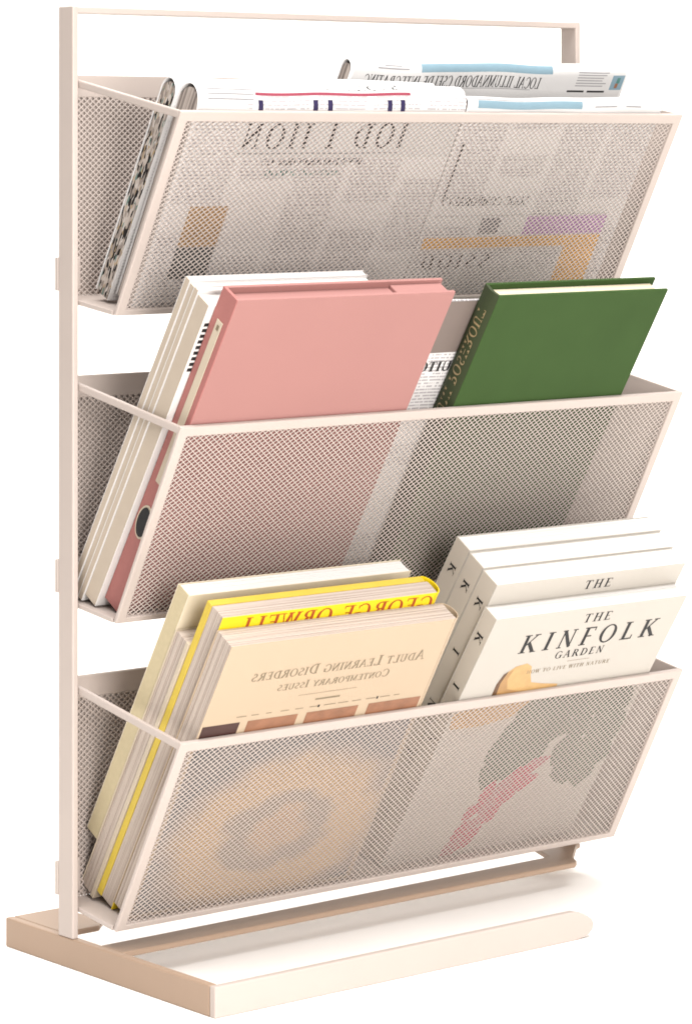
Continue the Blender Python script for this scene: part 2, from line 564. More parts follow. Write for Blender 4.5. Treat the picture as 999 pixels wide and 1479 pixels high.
def perforated(width, length, a=0.0031, b=0.00128, thick=0.0004, rc=0.79, rm=0.815):
    """metal sheet with staggered diamond holes: every hole is cut through"""
    cs = []
    nj = int(length / b) + 1
    ni = int(width / a) + 1
    oj = (length - (nj - 1) * b) / 2
    for j in range(nj):
        for i in range(ni + 1):
            x = i * a + (a / 2 if j % 2 else 0) - a * 0.25
            if 0.0 <= x <= width:
                cs.append((x, oj + j * b))
    cs = np.array(cs)
    outer = np.array([(a / 2, 0), (a / 4, b / 2), (0, b), (-a / 4, b / 2), (-a / 2, 0), (-a / 4, -b / 2), (0, -b), (a / 4, -b / 2)])
    k = np.array([rc, rm] * 4)[:, None]
    hole = outer * k
    n = len(cs)
    vv = np.zeros((n, 32, 3))
    for g, (shape, y) in enumerate(((outer, 0), (hole, 0), (outer, thick), (hole, thick))):
        vv[:, g * 8:(g + 1) * 8, 0] = cs[:, None, 0] + shape[None, :, 0]
        vv[:, g * 8:(g + 1) * 8, 2] = cs[:, None, 1] + shape[None, :, 1]
        vv[:, g * 8:(g + 1) * 8, 1] = y
    fs = []
    for q in range(8):
        r = (q + 1) % 8
        fs.append((q, 8 + q, 8 + r, r))
        fs.append((16 + r, 24 + r, 24 + q, 16 + q))
        fs.append((8 + q, 24 + q, 24 + r, 8 + r))
    fs = np.array(fs)
    F = (fs[None, :, :] + (np.arange(n) * 32)[:, None, None]).reshape(-1, 4)
    me = bpy.data.meshes.new('perforated_sheet')
    nv, nf = n * 32, len(F)
    me.vertices.add(nv)
    me.vertices.foreach_set('co', vv.reshape(-1))
    me.loops.add(nf * 4)
    me.loops.foreach_set('vertex_index', F.reshape(-1).astype(np.int32))
    me.polygons.add(nf)
    me.polygons.foreach_set('loop_start', np.arange(0, nf * 4, 4, dtype=np.int32))
    me.update(calc_edges=True)
    me.validate()
    me.materials.append(M['paint'])
    return me


BW, BT, BB = 0.0047, 0.0048, 0.0030            # front frame: side, top, bottom widths
WD = XR - XL
FZ = lambda y: ZFB + 0.0021 + 0.1306 * (y - YFB)   # top of the pocket floor
YBK = 0.0112                                    # pocket back
ZBT = 0.3838                                    # top of the pocket back
front_sheet = perforated(WD - 2 * BW + 0.004, FL - BT - BB + 0.003)
back_len = ZBT - 0.0085 - FZ(YBK)
back_sheet = perforated(WD - 0.004, back_len, rc=0.66, rm=0.70)

# meshes shared by the three pockets
tray = Solid().prism([(YFB + 0.0024, FZ(YFB + 0.0024) - 0.0021), (YBK + 0.0012, FZ(YBK + 0.0012) - 0.0021), (YBK + 0.0012, FZ(YBK + 0.0012)), (YFB + 0.0024, FZ(YFB + 0.0024))], 'x', XL, XR, 0.0003)
zr0, zr1 = ZFT + 0.0006, ZFT + 0.0006 + (PD - YFT - 0.002) * 0.187
rim = Solid().prism([(YFT + 0.0021, zr0 - 0.0034), (YBK, zr1 - 0.0034), (YBK, zr1), (YFT + 0.0021, zr0)], 'x', XL, XL + 0.0022, 0.0006, 2)
yy = lambda t, n: YFB + (YFT - YFB) * t + math.cos(LEAN) * n
zz = lambda t, n: ZFB + (ZFT - ZFB) * t + math.sin(LEAN) * n
side = Solid().prism([(YFB + 0.0027, FZ(YFB + 0.0027) + 0.0002), (YBK - 0.0002, FZ(YBK) + 0.0003), (YBK - 0.0002, zr1), (yy(1, 0.0023), zr0)], 'x', XR - 0.0016, XR - 0.0002, 0.0003)
frame = Solid()
fo = [(0, 0), (WD, 0), (WD, FL), (0, FL)]
fi = [(BW, BB), (WD - BW, BB), (WD - BW, FL - BT), (BW, FL - BT)]
bm = bmesh.new()
ring = []
for y in (0.0, 0.0020):
    ring.append(([bm.verts.new((p[0], y, p[1])) for p in fo], [bm.verts.new((p[0], y, p[1])) for p in fi]))
for i in range(4):
    j = (i + 1) % 4
    (o0, i0), (o1, i1) = ring
    bm.faces.new((o0[i], o0[j], i0[j], i0[i]))
    bm.faces.new((o1[j], o1[i], i1[i], i1[j]))
    bm.faces.new((o0[j], o0[i], o1[i], o1[j]))
    bm.faces.new((i0[i], i0[j], i1[j], i1[i]))
bmesh.ops.recalc_face_normals(bm, faces=bm.faces[:])
sharp = [e for e in bm.edges if len(e.link_faces) == 2 and e.calc_face_angle(0) > 0.5]
bmesh.ops.bevel(bm, geom=sharp, offset=0.0005, segments=2, profile=0.5, affect='EDGES')
frame._take(bm, 0, 1)
strip = Solid().box(XL, XR, YBK, YBK + 0.0012, ZBT - 0.0095, ZBT, 0.0003)
tab_l = Solid().prism([(0.0, 0), (0.0020, 0), (0.0020, 0.0145), (0.0, 0.0145), (-0.0004, 0.0138), (-0.0004, 0.0008)], 'x', 0.0, 0.012, 0.0006, 2)
tray_me = tray.build('pocket', M['paint'], rack)
back_solid = Solid().box(XL, XR, YBK + 0.0016, YBK + 0.0024, FZ(YBK) + 0.0001, ZBT, 0.0003)  # solid sheet added behind the perforated back so its holes look darker
proto = {'added_backing': back_solid, 'front_frame': frame, 'side_rim': rim, 'side_panel': side, 'back_strip': strip}
subs = []
for nm, sd in proto.items():
    o = sd.build(nm, M['paint'], tray_me)
    if nm == 'front_frame':
        o.location = (XL, YFB, ZFB)
        o.rotation_euler = (LEAN, 0, 0)
    subs.append(o)
o = bpy.data.objects.new('perforated_front', front_sheet)
COL.objects.link(o)
o.parent = tray_me
n_off = 0.0009
bx = BB - 0.0015
o.location = (XL + BW - 0.002, YFB - math.sin(LEAN) * bx + math.cos(LEAN) * n_off, ZFB + math.cos(LEAN) * bx + math.sin(LEAN) * n_off)
o.rotation_euler = (LEAN, 0, 0)
subs.append(o)
o = bpy.data.objects.new('perforated_back', back_sheet)
COL.objects.link(o)
o.parent = tray_me
o.location = (XL + 0.002, YBK + 0.0002, FZ(YBK) - 0.0003)
subs.append(o)
for x, rz in ((-0.0002, 0), (0.2882, 0)):
    o = link('mounting_tab', tab_l.v, tab_l.f, M['paint'], tray_me)
    o.location = (x, PD + 0.0004, 0.2906)
    subs.append(o)
for k in (1, 2):
    p = tray_me.copy()
    COL.objects.link(p)
    p.parent = rack
    p.location = (0, 0, -k * PITCH)
    for s in subs:
        c = s.copy()
        COL.objects.link(c)
        c.parent = p


# ------------------------------------------------------------------ where a leaning thing stands in its pocket
def stand(k, lean_deg, u, s, n):
    """point in pocket k: u across, s up along the lean from the pocket's rim, n back from the rim"""
    a = math.radians(lean_deg)
    return (u, YFT + 0.0015 - math.sin(a) * s + math.cos(a) * n, ZFT - k * PITCH + math.cos(a) * s + math.sin(a) * n)


def page_block(x0, x1, y0, y1, z0, z1, mat, parent, jit=0.0003, name='page_block', sheaf=0.0008):
    s = Solid()
    n = max(2, int((y1 - y0) / sheaf))
    for i in range(n):
        a = y0 + (y1 - y0) * i / n
        b = y0 + (y1 - y0) * (i + 1) / n - 0.00003
        s.box(x0 + random.uniform(0, jit), x1, a, b, z0, z1 - random.uniform(0, jit), 0.00008)
    return s.build(name, mat, parent)


def paperback(name, label, k, lean, u0, u1, s0, s1, n0, t, cover, spine, pages, spine_left=True, ct=0.0004, group=None, drop=0.0002, back=None, cat='book', round_spine=False, fct=None, bct=None):
    """soft cover book: front cover, back cover, spine, block of pages; stands at s0, ends at s1"""
    w, h = u1 - u0, s1 - s0
    r = thing(name, label, cat, stand(k, lean, u0, s0, n0), math.radians(lean), group)
    fc, bc = fct or ct, bct or ct
    if spine_left:
        Solid().box(0.0, w, 0, fc, 0, h, 0.00012).build('front_cover', cover, r)
        Solid().box(0.0, w, t - bc, t, 0, h, 0.00012).build('back_cover', back or cover, r)
        Solid().box(0.00004, 0.0006, fc + 0.00003, t - bc - 0.00003, 0.00002, h - 0.00002, 0.0001).build('spine', spine, r)
        page_block(0.0007, w - 0.0006, fc + 0.00005, t - bc - 0.00005, 0.0002, h - drop, pages, r)
    else:
        Solid().box(0.0, w - 0.002 * bool(round_spine), 0, fc, 0, h, 0.00012).build('front_cover', cover, r)
        Solid().box(0.0, w - 0.002 * bool(round_spine), t - bc, t, 0, h, 0.00012).build('back_cover', back or cover, r)
        if round_spine:
            out, inn = [], []
            for i in range(13):
                a = -math.pi / 2 + math.pi * i / 12
                out.append((w - 0.0019 + 0.0042 * math.cos(a), t / 2 + t / 2 * math.sin(a)))
                inn.append((w - 0.0019 + (0.0042 - ct) * math.cos(a), t / 2 + (t / 2 - ct) * math.sin(a)))
            Solid().prism(out + inn[::-1], 'z', 0.00002, h - 0.00002).build('spine', spine, r)
            page_block(0.0004, w - 0.0006, fc + 0.00005, t - bc - 0.00005, 0.0002, h - drop, pages, r)
        else:
            Solid().box(w - 0.0006, w - 0.00004, fc + 0.00003, t - bc - 0.00003, 0.00002, h - 0.00002, 0.0001).build('spine', spine, r)
            page_block(0.0004, w - 0.0007, fc + 0.00005, t - bc - 0.00005, 0.0002, h - drop, pages, r)
    return r


# ------------------------------------------------------------------ top pocket: folded newspapers
def newspaper(label, u0, u1, s0, s1, n0, T, mat, core, lean=29.0, layers=1, taper=0.88):
    """folded newspaper, fold upwards; returns the thing and its outer surface as f(x, length along the sheet, offset)"""
    h = s1 - s0
    w = u1 - u0
    r = thing('folded_newspaper', label, 'newspaper', stand(0, lean, u0, s0, n0), math.radians(lean), 'newspapers in the top pocket')
    b0 = T * 0.62
    ph = [random.uniform(0, 6.28) for _ in range(4)]

    def sag(x, y, z):
        g = max(0.0, z / h) ** 3
        return (x, y + g * 0.00035 * math.sin(x * 95 + ph[0]),
                z + g * (0.00030 * math.sin(x * 62 + ph[1]) + 0.00016 * math.sin(x * 151 + ph[2]) - 0.0004 * max(0.0, math.sin(x * 33 + ph[3])) ** 4))

    def profile(inset):
        a = T / 2 - inset
        b = b0 - inset
        pts = []
        nf = 10
        for i in range(nf):
            pts.append((inset, (h - b0) * i / nf))
        for i in range(17):
            g = math.pi * i / 16
            pts.append((T / 2 - a * math.cos(g), h - b0 + b * math.sin(g)))
        for i in range(1, nf + 1):
            q = i / nf
            pts.append((T - inset - (T * (1 - taper)) * q, (h - b0) * (1 - q)))
        return pts

    def surf_of(pts):
        L = [0.0]
        for p, q in zip(pts, pts[1:]):
            L.append(L[-1] + math.hypot(q[0] - p[0], q[1] - p[1]))

        def f(x, l, off):
            l = max(0.0, min(l, L[-1] - 1e-6))
            i = max(j for j in range(len(L) - 1) if L[j] <= l)
            t = (l - L[i]) / (L[i + 1] - L[i])
            y = pts[i][0] + (pts[i + 1][0] - pts[i][0]) * t
            z = pts[i][1] + (pts[i + 1][1] - pts[i][1]) * t
            dy, dz = pts[i + 1][0] - pts[i][0], pts[i + 1][1] - pts[i][1]
            d = math.hypot(dy, dz)
            return sag(x, y - dz / d * off, z + dy / d * off)
        return f, L
    for li in range(layers):
        ins = li * 0.0011
        po, pi_ = profile(ins), profile(ins + 0.00028)
        _, L = surf_of(po)
        vs, fs, uv = [], [], []
        x0 = 0.0 if li == 0 else random.uniform(0.0003, 0.0012)
        x1 = w if li == 0 else w - random.uniform(0.0003, 0.002)
        n = len(po)
        NX = 40
        for q in range(NX + 1):
            x = x0 + (x1 - x0) * q / NX
            for pp in (po, pi_):
                for (y, z), l in zip(pp, L):
                    vs.append(sag(x, y, z))
                    uv.append((x, l))
        for q in range(NX):
            A, B, C2, D2 = (2 * q) * n, (2 * q + 1) * n, (2 * q + 2) * n, (2 * q + 3) * n
            for i in range(n - 1):
                fs.append((A + i, C2 + i, C2 + i + 1, A + i + 1))
                fs.append((B + i, B + i + 1, D2 + i + 1, D2 + i))
            for i in (0, n - 1):
                fs.append((A + i, B + i, D2 + i, C2 + i))
        A, C2 = 0, 2 * NX * n
        for i in range(n - 1):
            fs.append((A + i, A + i + 1, A + n + i + 1, A + n + i))
            fs.append((C2 + i, C2 + n + i, C2 + n + i + 1, C2 + i + 1))
        link('outer_sheet' if li == 0 else 'inner_sheet', vs, fs, mat, r, uv, smooth=False)
    # the pages folded inside, a little short of the outer sheet
    pc = [(y, z - 0.0011 * (z / h) ** 3) for y, z in profile(layers * 0.0007)]
    Solid().prism(pc, 'x', 0.0004, w - 0.0013).build('inner_pages', core, r)
    f, L = surf_of(profile(0.0))
    return r, f, h, L


# front left paper with the headline strip
s0A, s1A = -0.0958, 0.0086
nA, sfA, hA, LA = newspaper('thick folded newspaper with red rule and navy headline, at left in the top pocket', 0.0128, 0.1610, s0A, s1A, 0.0008, 0.0142, M['news'], M['news_core'])
la = lambda s: s - s0A
bars('white_panel', [(0.026, la(-0.0225), 0.1470, la(0.0175))], M['news_white'], nA, sfA, off=0.00004, n=24)
bars('white_panel', [(0.001, la(-0.003), 0.0258, la(0.0175))], M['news_white'], nA, sfA, off=0.00004, n=24)
bars('red_rule', [(0.030, la(0.0072), 0.1160, la(0.0085))], M['ink_rose'], nA, sfA, n=3, off=0.00014)
bars('headline_strokes', [(x, la(-0.002), x + 0.0026, la(0.0052), -0.0012) for x in (0.0325, 0.0625, 0.0705, 0.1035, 0.1110)], M['ink_navy'], nA, sfA, n=8, each='headline_stroke')
lettering('headline', 'IOD I IION', 0.0285, la(-0.0178), 0.0905, 0.0122, M['ink'], nA, sfA, mirror=True, spacing=0.22)
bars('headline_rule', [(0.0285, la(-0.0205), 0.119, la(-0.0200))], M['ink_grey'], nA, sfA)
lettering('subheading', 'WYADMARPORN US', 0.043, la(-0.0262), 0.056, 0.0034, M['ink'], nA, sfA, mirror=True)
lettering('subheading', 'DUNSOC IOROU', 0.047, la(-0.0315), 0.040, 0.0031, M['ink_teal'], nA, sfA, mirror=True)
lettering('page_heading', 'SA DANI IT', 0.068, la(0.0098), 0.042, 0.0034, M['ink'], nA, sfA, mirror=True)
bars('small_print', [(0.0052, la(z), 0.029, la(z) + 0.0005) for z in (0.0050, 0.0072, 0.0094)], M['ink_grey'], nA, sfA, off=0.00014)
patch('portrait_print', [(0.0135, la(-0.082)), (0.034, la(-0.082)), (0.034, la(-0.066)), (0.0135, la(-0.066))], M['print_slate'], nA, sfA)
patch('portrait_print', [(0.0135, la(-0.0658)), (0.034, la(-0.0658)), (0.034, la(-0.046)), (0.0135, la(-0.046))], M['print_sand'], nA, sfA)

# thin paper behind it with inked page ends
newspaper('thin folded newspaper with ink-blotched page ends, behind the thick one at left', 0.0112, 0.1560, -0.1005, 0.0046, 0.0153, 0.0104, M['news_far'], M['news_core_ink'], taper=0.97)

# tall paper at the back
s0B, s1B = -0.1050, 0.0106
nB, sfB, hB, LB = newspaper('tallest folded newspaper with pale blue band, rising behind the others', 0.1110, 0.2805, s0B, s1B, 0.0260, 0.0070, M['news_far'], M['news_core'])
lb = lambda s: s - s0B
top = LB[10 + 8]
bars('blue_band', [(0.041, top - 0.0052, 0.121, top - 0.0012)], M['ink_blue'], nB, sfB, n=6)
bars('white_panel', [(0.002, lb(-0.0145), 0.168, top + 0.004)], M['news_white'], nB, sfB, off=0.00004, n=30)
lettering('masthead', 'Local illumnabord cselde integrating'.upper().replace('B', 'D').replace('J', 'I'), 0.009, lb(-0.0004), 0.106, 0.0058, M['ink'], nB, sfB, mirror=True, spacing=0.02)
bars('small_print', [(0.016, top - 0.0040, 0.034, top - 0.0034), (0.020, top - 0.0026, 0.030, top - 0.0021), (0.010, lb(-0.0012), 0.110, lb(-0.0009))], M['ink_grey'], nB, sfB, each='small_print')
bars('article_lines', [(0.138, lb(z), 0.138 + random.uniform(0.016, 0.020), lb(z) + 0.00045) for z in (0.0010, 0.0024, 0.0038, 0.0052, 0.0066, 0.0078)], M['ink_grey'], nB, sfB)
bars('article_heading', [(0.134, lb(-0.0022), 0.145, lb(-0.0012)), (0.147, lb(-0.0022), 0.158, lb(-0.0012))], M['ink'], nB, sfB, each='article_heading')
patch('picture_print', [(0.1605, lb(-0.0008)), (0.1680, lb(-0.0008)), (0.1680, lb(0.0068)), (0.1605, lb(0.0068))], M['ink_blue'], nB, sfB)
bars('figure_print', [(0.1632, lb(0.0002), 0.1650, lb(0.0026))], M['print_brown'], nB, sfB, 0.00016)
bars('figure_print', [(0.1636, lb(0.0027), 0.1655, lb(0.0056))], M['ink_teal'], nB, sfB, 0.00016)

# paper at the front right
s0C, s1C = -0.0958, 0.0062
nC, sfC, hC, LC = newspaper('folded newspaper with orange and violet panels, at right in the top pocket', 0.1616, 0.2835, s0C, s1C, 0.0008, 0.0066, M['news'], M['news_core'])
lc = lambda s: s - s0C
bars('white_panel', [(0.001, lc(-0.003), 0.1209, lc(0.0125))], M['news_white'], nC, sfC, off=0.00004, n=20)
bars('blue_band', [(0.006, lc(0.0024), 0.070, lc(0.0060))], M['ink_blue'], nC, sfC, n=6)
bars('small_print', [(0.0045, lc(0.0064), 0.040, lc(0.0068)), (0.078, lc(0.0032), 0.092, lc(0.0037)), (0.098, lc(0.0032), 0.108, lc(0.0037))], M['ink_grey'], nC, sfC, each='small_print')
bars('column_rule', [(0.0050, la(-0.046), 0.0062, la(-0.016), 0.000)], M['ink'], nC, sfC)
lettering('section_heading', 'SOOC COMPORALYS', 0.006, lc(-0.0478), 0.052, 0.0046, M['ink'], nC, sfC, mirror=True)
bars('rule', [(0.004, lc(-0.0535), 0.112, lc(-0.0531))], M['ink_grey'], nC, sfC)
patch('violet_panel', [(0.062, lc(-0.0640)), (0.1130, lc(-0.0640)), (0.1130, lc(-0.0540)), (0.062, lc(-0.0540))], M['ink_violet'], nC, sfC)
patch('dark_photo_print', [(0.034, lc(-0.0630)), (0.046, lc(-0.0630)), (0.046, lc(-0.0545)), (0.034, lc(-0.0545))], M['ink_grey'], nC, sfC)
patch('orange_panel', [(0.003, lc(-0.0705)), (0.1130, lc(-0.0705)), (0.1130, lc(-0.0645)), (0.003, lc(-0.0645))], M['ink_orange'], nC, sfC)
patch('orange_panel', [(0.092, lc(-0.0900)), (0.1130, lc(-0.0900)), (0.1130, lc(-0.0706)), (0.092, lc(-0.0706))], M['ink_orange'], nC, sfC)
lettering('article_heading', 'SSIOD', 0.006, lc(-0.0810), 0.042, 0.0072, M['ink'], nC, sfC, mirror=True, spacing=0.25)

# ------------------------------------------------------------------ middle pocket
LM = 31.5
# pink file book
u0, u1, s0, s1, n0, t = 0.0094, 0.1272, -0.0978, 0.0622, 0.0008, 0.0112
w, h = u1 - u0, s1 - s0
pk = thing('pink_hardback', 'large pink hardback with a cream label on its spine, in the middle pocket', 'book', stand(1, LM, u0, s0, n0), math.radians(LM))
Solid().box(0.0, w, 0, 0.0016, 0, h, 0.0003, 2).build('front_board', M['pink'], pk)
Solid().box(0.0, w, t - 0.0016, t, 0, h, 0.0003, 2).build('back_board', M['pink'], pk)
Solid().box(-0.0002, 0.0014, 0.00005, t - 0.00005, 0.0001, h - 0.0001, 0.0003, 2).build('spine', M['pink_spine'], pk)
Solid().box(0.0016, 0.0880, 0.0017, t - 0.0017, 0.001, h - 0.0030, 0.0003).box(0.0882, w - 0.001, 0.0017, t - 0.0017, 0.001, h - 0.0016, 0.0003).build('inner_case', M['pink'], pk)
lb_ = Solid().box(-0.0005, -0.00022, 0.0030, 0.0072, 0.0645, h - 0.0135, 0.0001).build('spine_label', M['card_cream'], pk)
sl = lambda y, z, off: (-0.0005 - off, y, z)
link('label_mark', [sl(0.0042, h - 0.0180, .0001), sl(0.0058, h - 0.0180, .0001), sl(0.0058, h - 0.0155, .0001), sl(0.0042, h - 0.0155, .0001)], [(0, 1, 2, 3)], M['ink_soft'], lb_)
ringv, hole_v = [], []
for i in range(24):
    a = 2 * math.pi * i / 24
    ringv.append((-0.0005, 0.0050 + 0.0048 * math.cos(a), 0.0445 + 0.0082 * math.sin(a)))
    hole_v.append((-0.0007, 0.0050 + 0.0040 * math.cos(a), 0.0445 + 0.0072 * math.sin(a)))
link('finger_ring', ringv + [(-0.00015, y, z) for _, y, z in ringv], [tuple(range(24))] + [(i, (i + 1) % 24, 24 + (i + 1) % 24, 24 + i) for i in range(24)], M['card_cream'], pk)
link('finger_hole', hole_v, [tuple(range(24))], M['ink'], pk)

# the magazines stacked behind it
nn = 0.0122
labels = ['thick white magazine with black bars by its spine, right behind the pink hardback',
          'thin cream magazine, second behind the pink hardback', 'thin cream magazine, third behind the pink hardback', 'thin cream magazine, rearmost of the stack in the middle pocket']
spec = [(0.0088, 0.0060, 0.1010, 0.0520), (0.0033, 0.0058, 0.1012, 0.0535), (0.0033, 0.0061, 0.1008, 0.0530), (0.0036, 0.0059, 0.1014, 0.0538)]
for i, (tt, ua, ub, st) in enumerate(spec):
    a = math.radians(LM)
    mg = paperback('magazine', labels[i], 1, LM, ua, ub, -0.1024 - (nn - 0.0122) * 0.44, st, nn, tt, M['card_white'], M['card_tan'], M['page_white'],
                   ct=0.00025, group='magazines in the middle pocket', drop=0.0003, cat='magazine')
    if i == 0:
        hh = st + 0.1024
        zs = [0.0085 + 0.0028 * j for j in range(9)]
        bars('printed_bars', [(0.0012, hh - z - 0.0017, 0.0092, hh - z) for z in zs], M['ink'], mg, flat(0.0), off=0.0001, each='printed_bar')
    nn += tt + 0.0002

# newspaper page showing between the pink and the green book
p2 = thing('newspaper_page', 'newspaper page with taupe photo, between the pink and the green hardback', 'newspaper', stand(1, LM, 0.1075, -0.1025, 0.0124), math.radians(LM))
wv, hv = 0.072, 0.1518
vs, fs, uv = [], [], []
for i in range(13):
    x = wv * i / 12
    for j in range(9):
        z = hv * j / 8
        for y in (0.0, 0.0009):
            vs.append((x, y + 0.0003 * math.sin(i * 0.9 + j * .5) + 0.0003, z))
            uv.append((x, z))
ix = lambda i, j, s: (i * 9 + j) * 2 + s
for i in range(12):
    for j in range(8):
        fs.append((ix(i, j, 0), ix(i + 1, j, 0), ix(i + 1, j + 1, 0), ix(i, j + 1, 0)))
        fs.append((ix(i, j, 1), ix(i, j + 1, 1), ix(i + 1, j + 1, 1), ix(i + 1, j, 1)))
for i in range(12):
    fs.append((ix(i, 0, 0), ix(i, 0, 1), ix(i + 1, 0, 1), ix(i + 1, 0, 0)))
    fs.append((ix(i, 8, 0), ix(i + 1, 8, 0), ix(i + 1, 8, 1), ix(i, 8, 1)))
for j in range(8):
    fs.append((ix(0, j, 0), ix(0, j + 1, 0), ix(0, j + 1, 1), ix(0, j, 1)))
    fs.append((ix(12, j, 0), ix(12, j, 1), ix(12, j + 1, 1), ix(12, j + 1, 0)))
link('sheet', vs, fs, M['news'], p2, uv)
f2 = flat(-0.0001)
patch('photo_print', [(0.0, hv - 0.0275), (wv, hv - 0.0275), (wv, hv - 0.0003), (0.0, hv - 0.0003)], M['print_taupe'], p2, f2)
lettering('heading', 'SUITCURT', 0.012, hv - 0.0375, 0.040, 0.0052, M['ink'], p2, f2, mirror=True)

# green hardback
u0, u1, s0, s1, n0, t = 0.1542, 0.2579, -0.0978, 0.0588, 0.0008, 0.0108
w, h = u1 - u0, s1 - s0
gr = thing('green_hardback', 'green cloth hardback with gilt lettering on its spine, in the middle pocket', 'book', stand(1, LM, u0, s0, n0), math.radians(LM))
Solid().box(0.0, w, 0, 0.0014, 0, h, 0.0003, 2).build('front_board', M['green'], gr)
Solid().box(0.0, w, t - 0.0014, t, 0, h, 0.0003, 2).build('back_board', M['green'], gr)
sp_o, sp_i = [], []
for i in range(9):
    g = -1 + 2 * i / 8
    sp_o.append((-0.0012 + 0.0012 * g * g, t / 2 + (t / 2 - 0.0003) * g))
    sp_i.append((0.0004 + 0.0010 * g * g, t / 2 + (t / 2 - 0.0006) * g))
Solid().prism(sp_o + sp_i[::-1], 'z', 0.0001, h - 0.0001).build('spine', M['green_spine'], gr)
page_block(0.0016, w - 0.0028, 0.0015, t - 0.0015, 0.002, h - 0.0026, M['page_cream'], gr, 0.0002)
polys, wt = text_polys('IUNI POSHROUT', spacing=0.08)
vs, fs = [], []
for i, q in enumerate(polys):
    idx = []
    for px, py in q:
        y = 0.0030 + 0.0050 * (1 - py)
        g = (y - t / 2) / (t / 2)
        idx.append(len(vs))
        vs.append((-0.0012 + 0.0012 * g * g - 0.00012 - (i % 40) * 2e-6, y, h - 0.068 + 0.0585 * px / wt))
    fs.append(idx)
link('spine_lettering', vs, fs, M['gold'], gr)

# ------------------------------------------------------------------ bottom pocket, left: four books
LB_ = 30.5
s0 = -0.0972
ad = paperback('cream_paperback', 'pale peach paperback with small mirrored title, frontmost at left in the bottom pocket', 2, LB_, 0.0125, 0.1360, s0, 0.0480, 0.0008, 0.0115,
               M['card_peach'], M['card_peach'], M['page_grey'], spine_left=False, round_spine=True)
F0 = flat(0.0)
z = lambda s: s - s0
x = lambda u: u - 0.0125
lettering('title', 'Adult Learning Disorders', x(0.0300), z(0.0278), 0.0945, 0.0052, M['ink_soft'], ad, F0, mirror=True)
lettering('subtitle', 'Contemporary Issues', x(0.0465), z(0.0208), 0.0610, 0.0040, M['ink_soft'], ad, F0, mirror=True)
bars('small_print', [(x(0.0705), z(0.0128), x(0.0840), z(0.0137)), (x(0.060), z(0.0166), x(0.092), z(0.0168))], M['ink_soft'], ad, F0, each='small_print')
bars('small_print', [(x(0.0300 + 0.0078 * i), z(0.0091), x(0.0300 + 0.0078 * i + random.uniform(.003, .0068)), z(0.0095)) for i in range(12)], M['ink_soft'], ad, F0)
bars('bullet_print', [(x(q), z(0.0086), x(q + 0.0010), z(0.0099)) for q in (0.0735, 0.1060)], M['ink'], ad, F0, off=0.00013, each='bullet_print')
zb, zt = z(-0.0050), z(0.0064)
bars('photo_print', [(x(0.0135), zb, x(0.0330), zt)], M['print_dark'], ad, F0)
bars('photo_print', [(x(0.0372), zb, x(0.0640), zt), (x(0.0688), zb, x(0.0972), zt), (x(0.1030), zb, x(0.1325), zt)], M['print_brown'], ad, F0, each='photo_print')
# picture seen through the perforated front
ell = lambda cx, cz, rx, rz, a0=0, a1=360, n=28: [(x(cx) + rx * math.cos(math.radians(a0 + (a1 - a0) * i / n)), z(cz) + rz * math.sin(math.radians(a0 + (a1 - a0) * i / n))) for i in range(n + (a1 - a0 < 360))]
M['swirl'] = swirl_picture('swirl_printed_picture', x(0.0800) + 0.012, z(-0.0590) + 0.009,
                           [(0.0, (0.50, 0.33, 0.20)), (0.16, (0.55, 0.36, 0.20)), (0.22, (0.34, 0.27, 0.20)), (0.30, (0.32, 0.26, 0.20)), (0.38, (0.62, 0.42, 0.22)),
                            (0.55, (0.60, 0.40, 0.20)), (0.66, (0.34, 0.27, 0.21)), (0.78, (0.16, 0.165, 0.165)), (0.90, (0.22, 0.20, 0.19)), (1.0, (0.13, 0.14, 0.145))])
patch('picture_print', [(x(0.0140), z(-0.0950)), (x(0.1325), z(-0.0950)), (x(0.1325), z(-0.0054)), (x(0.0140), z(-0.0054))], M['swirl'], ad, F0, 0.00006)

n1 = 0.0008 + 0.0115 + 0.0003
s0 = -0.1020
ow = paperback('yellow_paperback', 'bright yellow paperback with rust red mirrored lettering, in the bottom pocket', 2, LB_, 0.0138, 0.1318, s0, 0.0535, n1, 0.0125,
               M['yellow'], M['yellow'], M['page_grey'], spine_left=False, round_spine=True, back=M['yellow_dull'], ct=0.0006, bct=0.0034)
lettering('author_lettering', 'GEORGE ORWELL', 0.0095, 0.0447 - s0, 0.1060, 0.0078, M['ink_red'], ow, F0, mirror=True, spacing=0.06)
n2 = n1 + 0.0125 + 0.0003
s0 = -0.1065
lo = paperback('low_paperback', 'short grey-edged paperback with cream cover, behind the yellow one', 2, LB_, 0.0132, 0.1180, s0, 0.0303, n2, 0.0105,
               M['card_cream'], M['card_cream'], M['page_grey'], spine_left=False, fct=0.0022)
n3 = n2 + 0.0105 + 0.0003
ta = paperback('tall_paperback', 'aged cream paperback with ochre patterned spine, rearmost at left in the bottom pocket', 2, LB_, 0.0136, 0.1356, -0.0830, 0.0475, n3, 0.0086,
               M['aged'], M['tall_spine'], M['page_white'], spine_left=True)

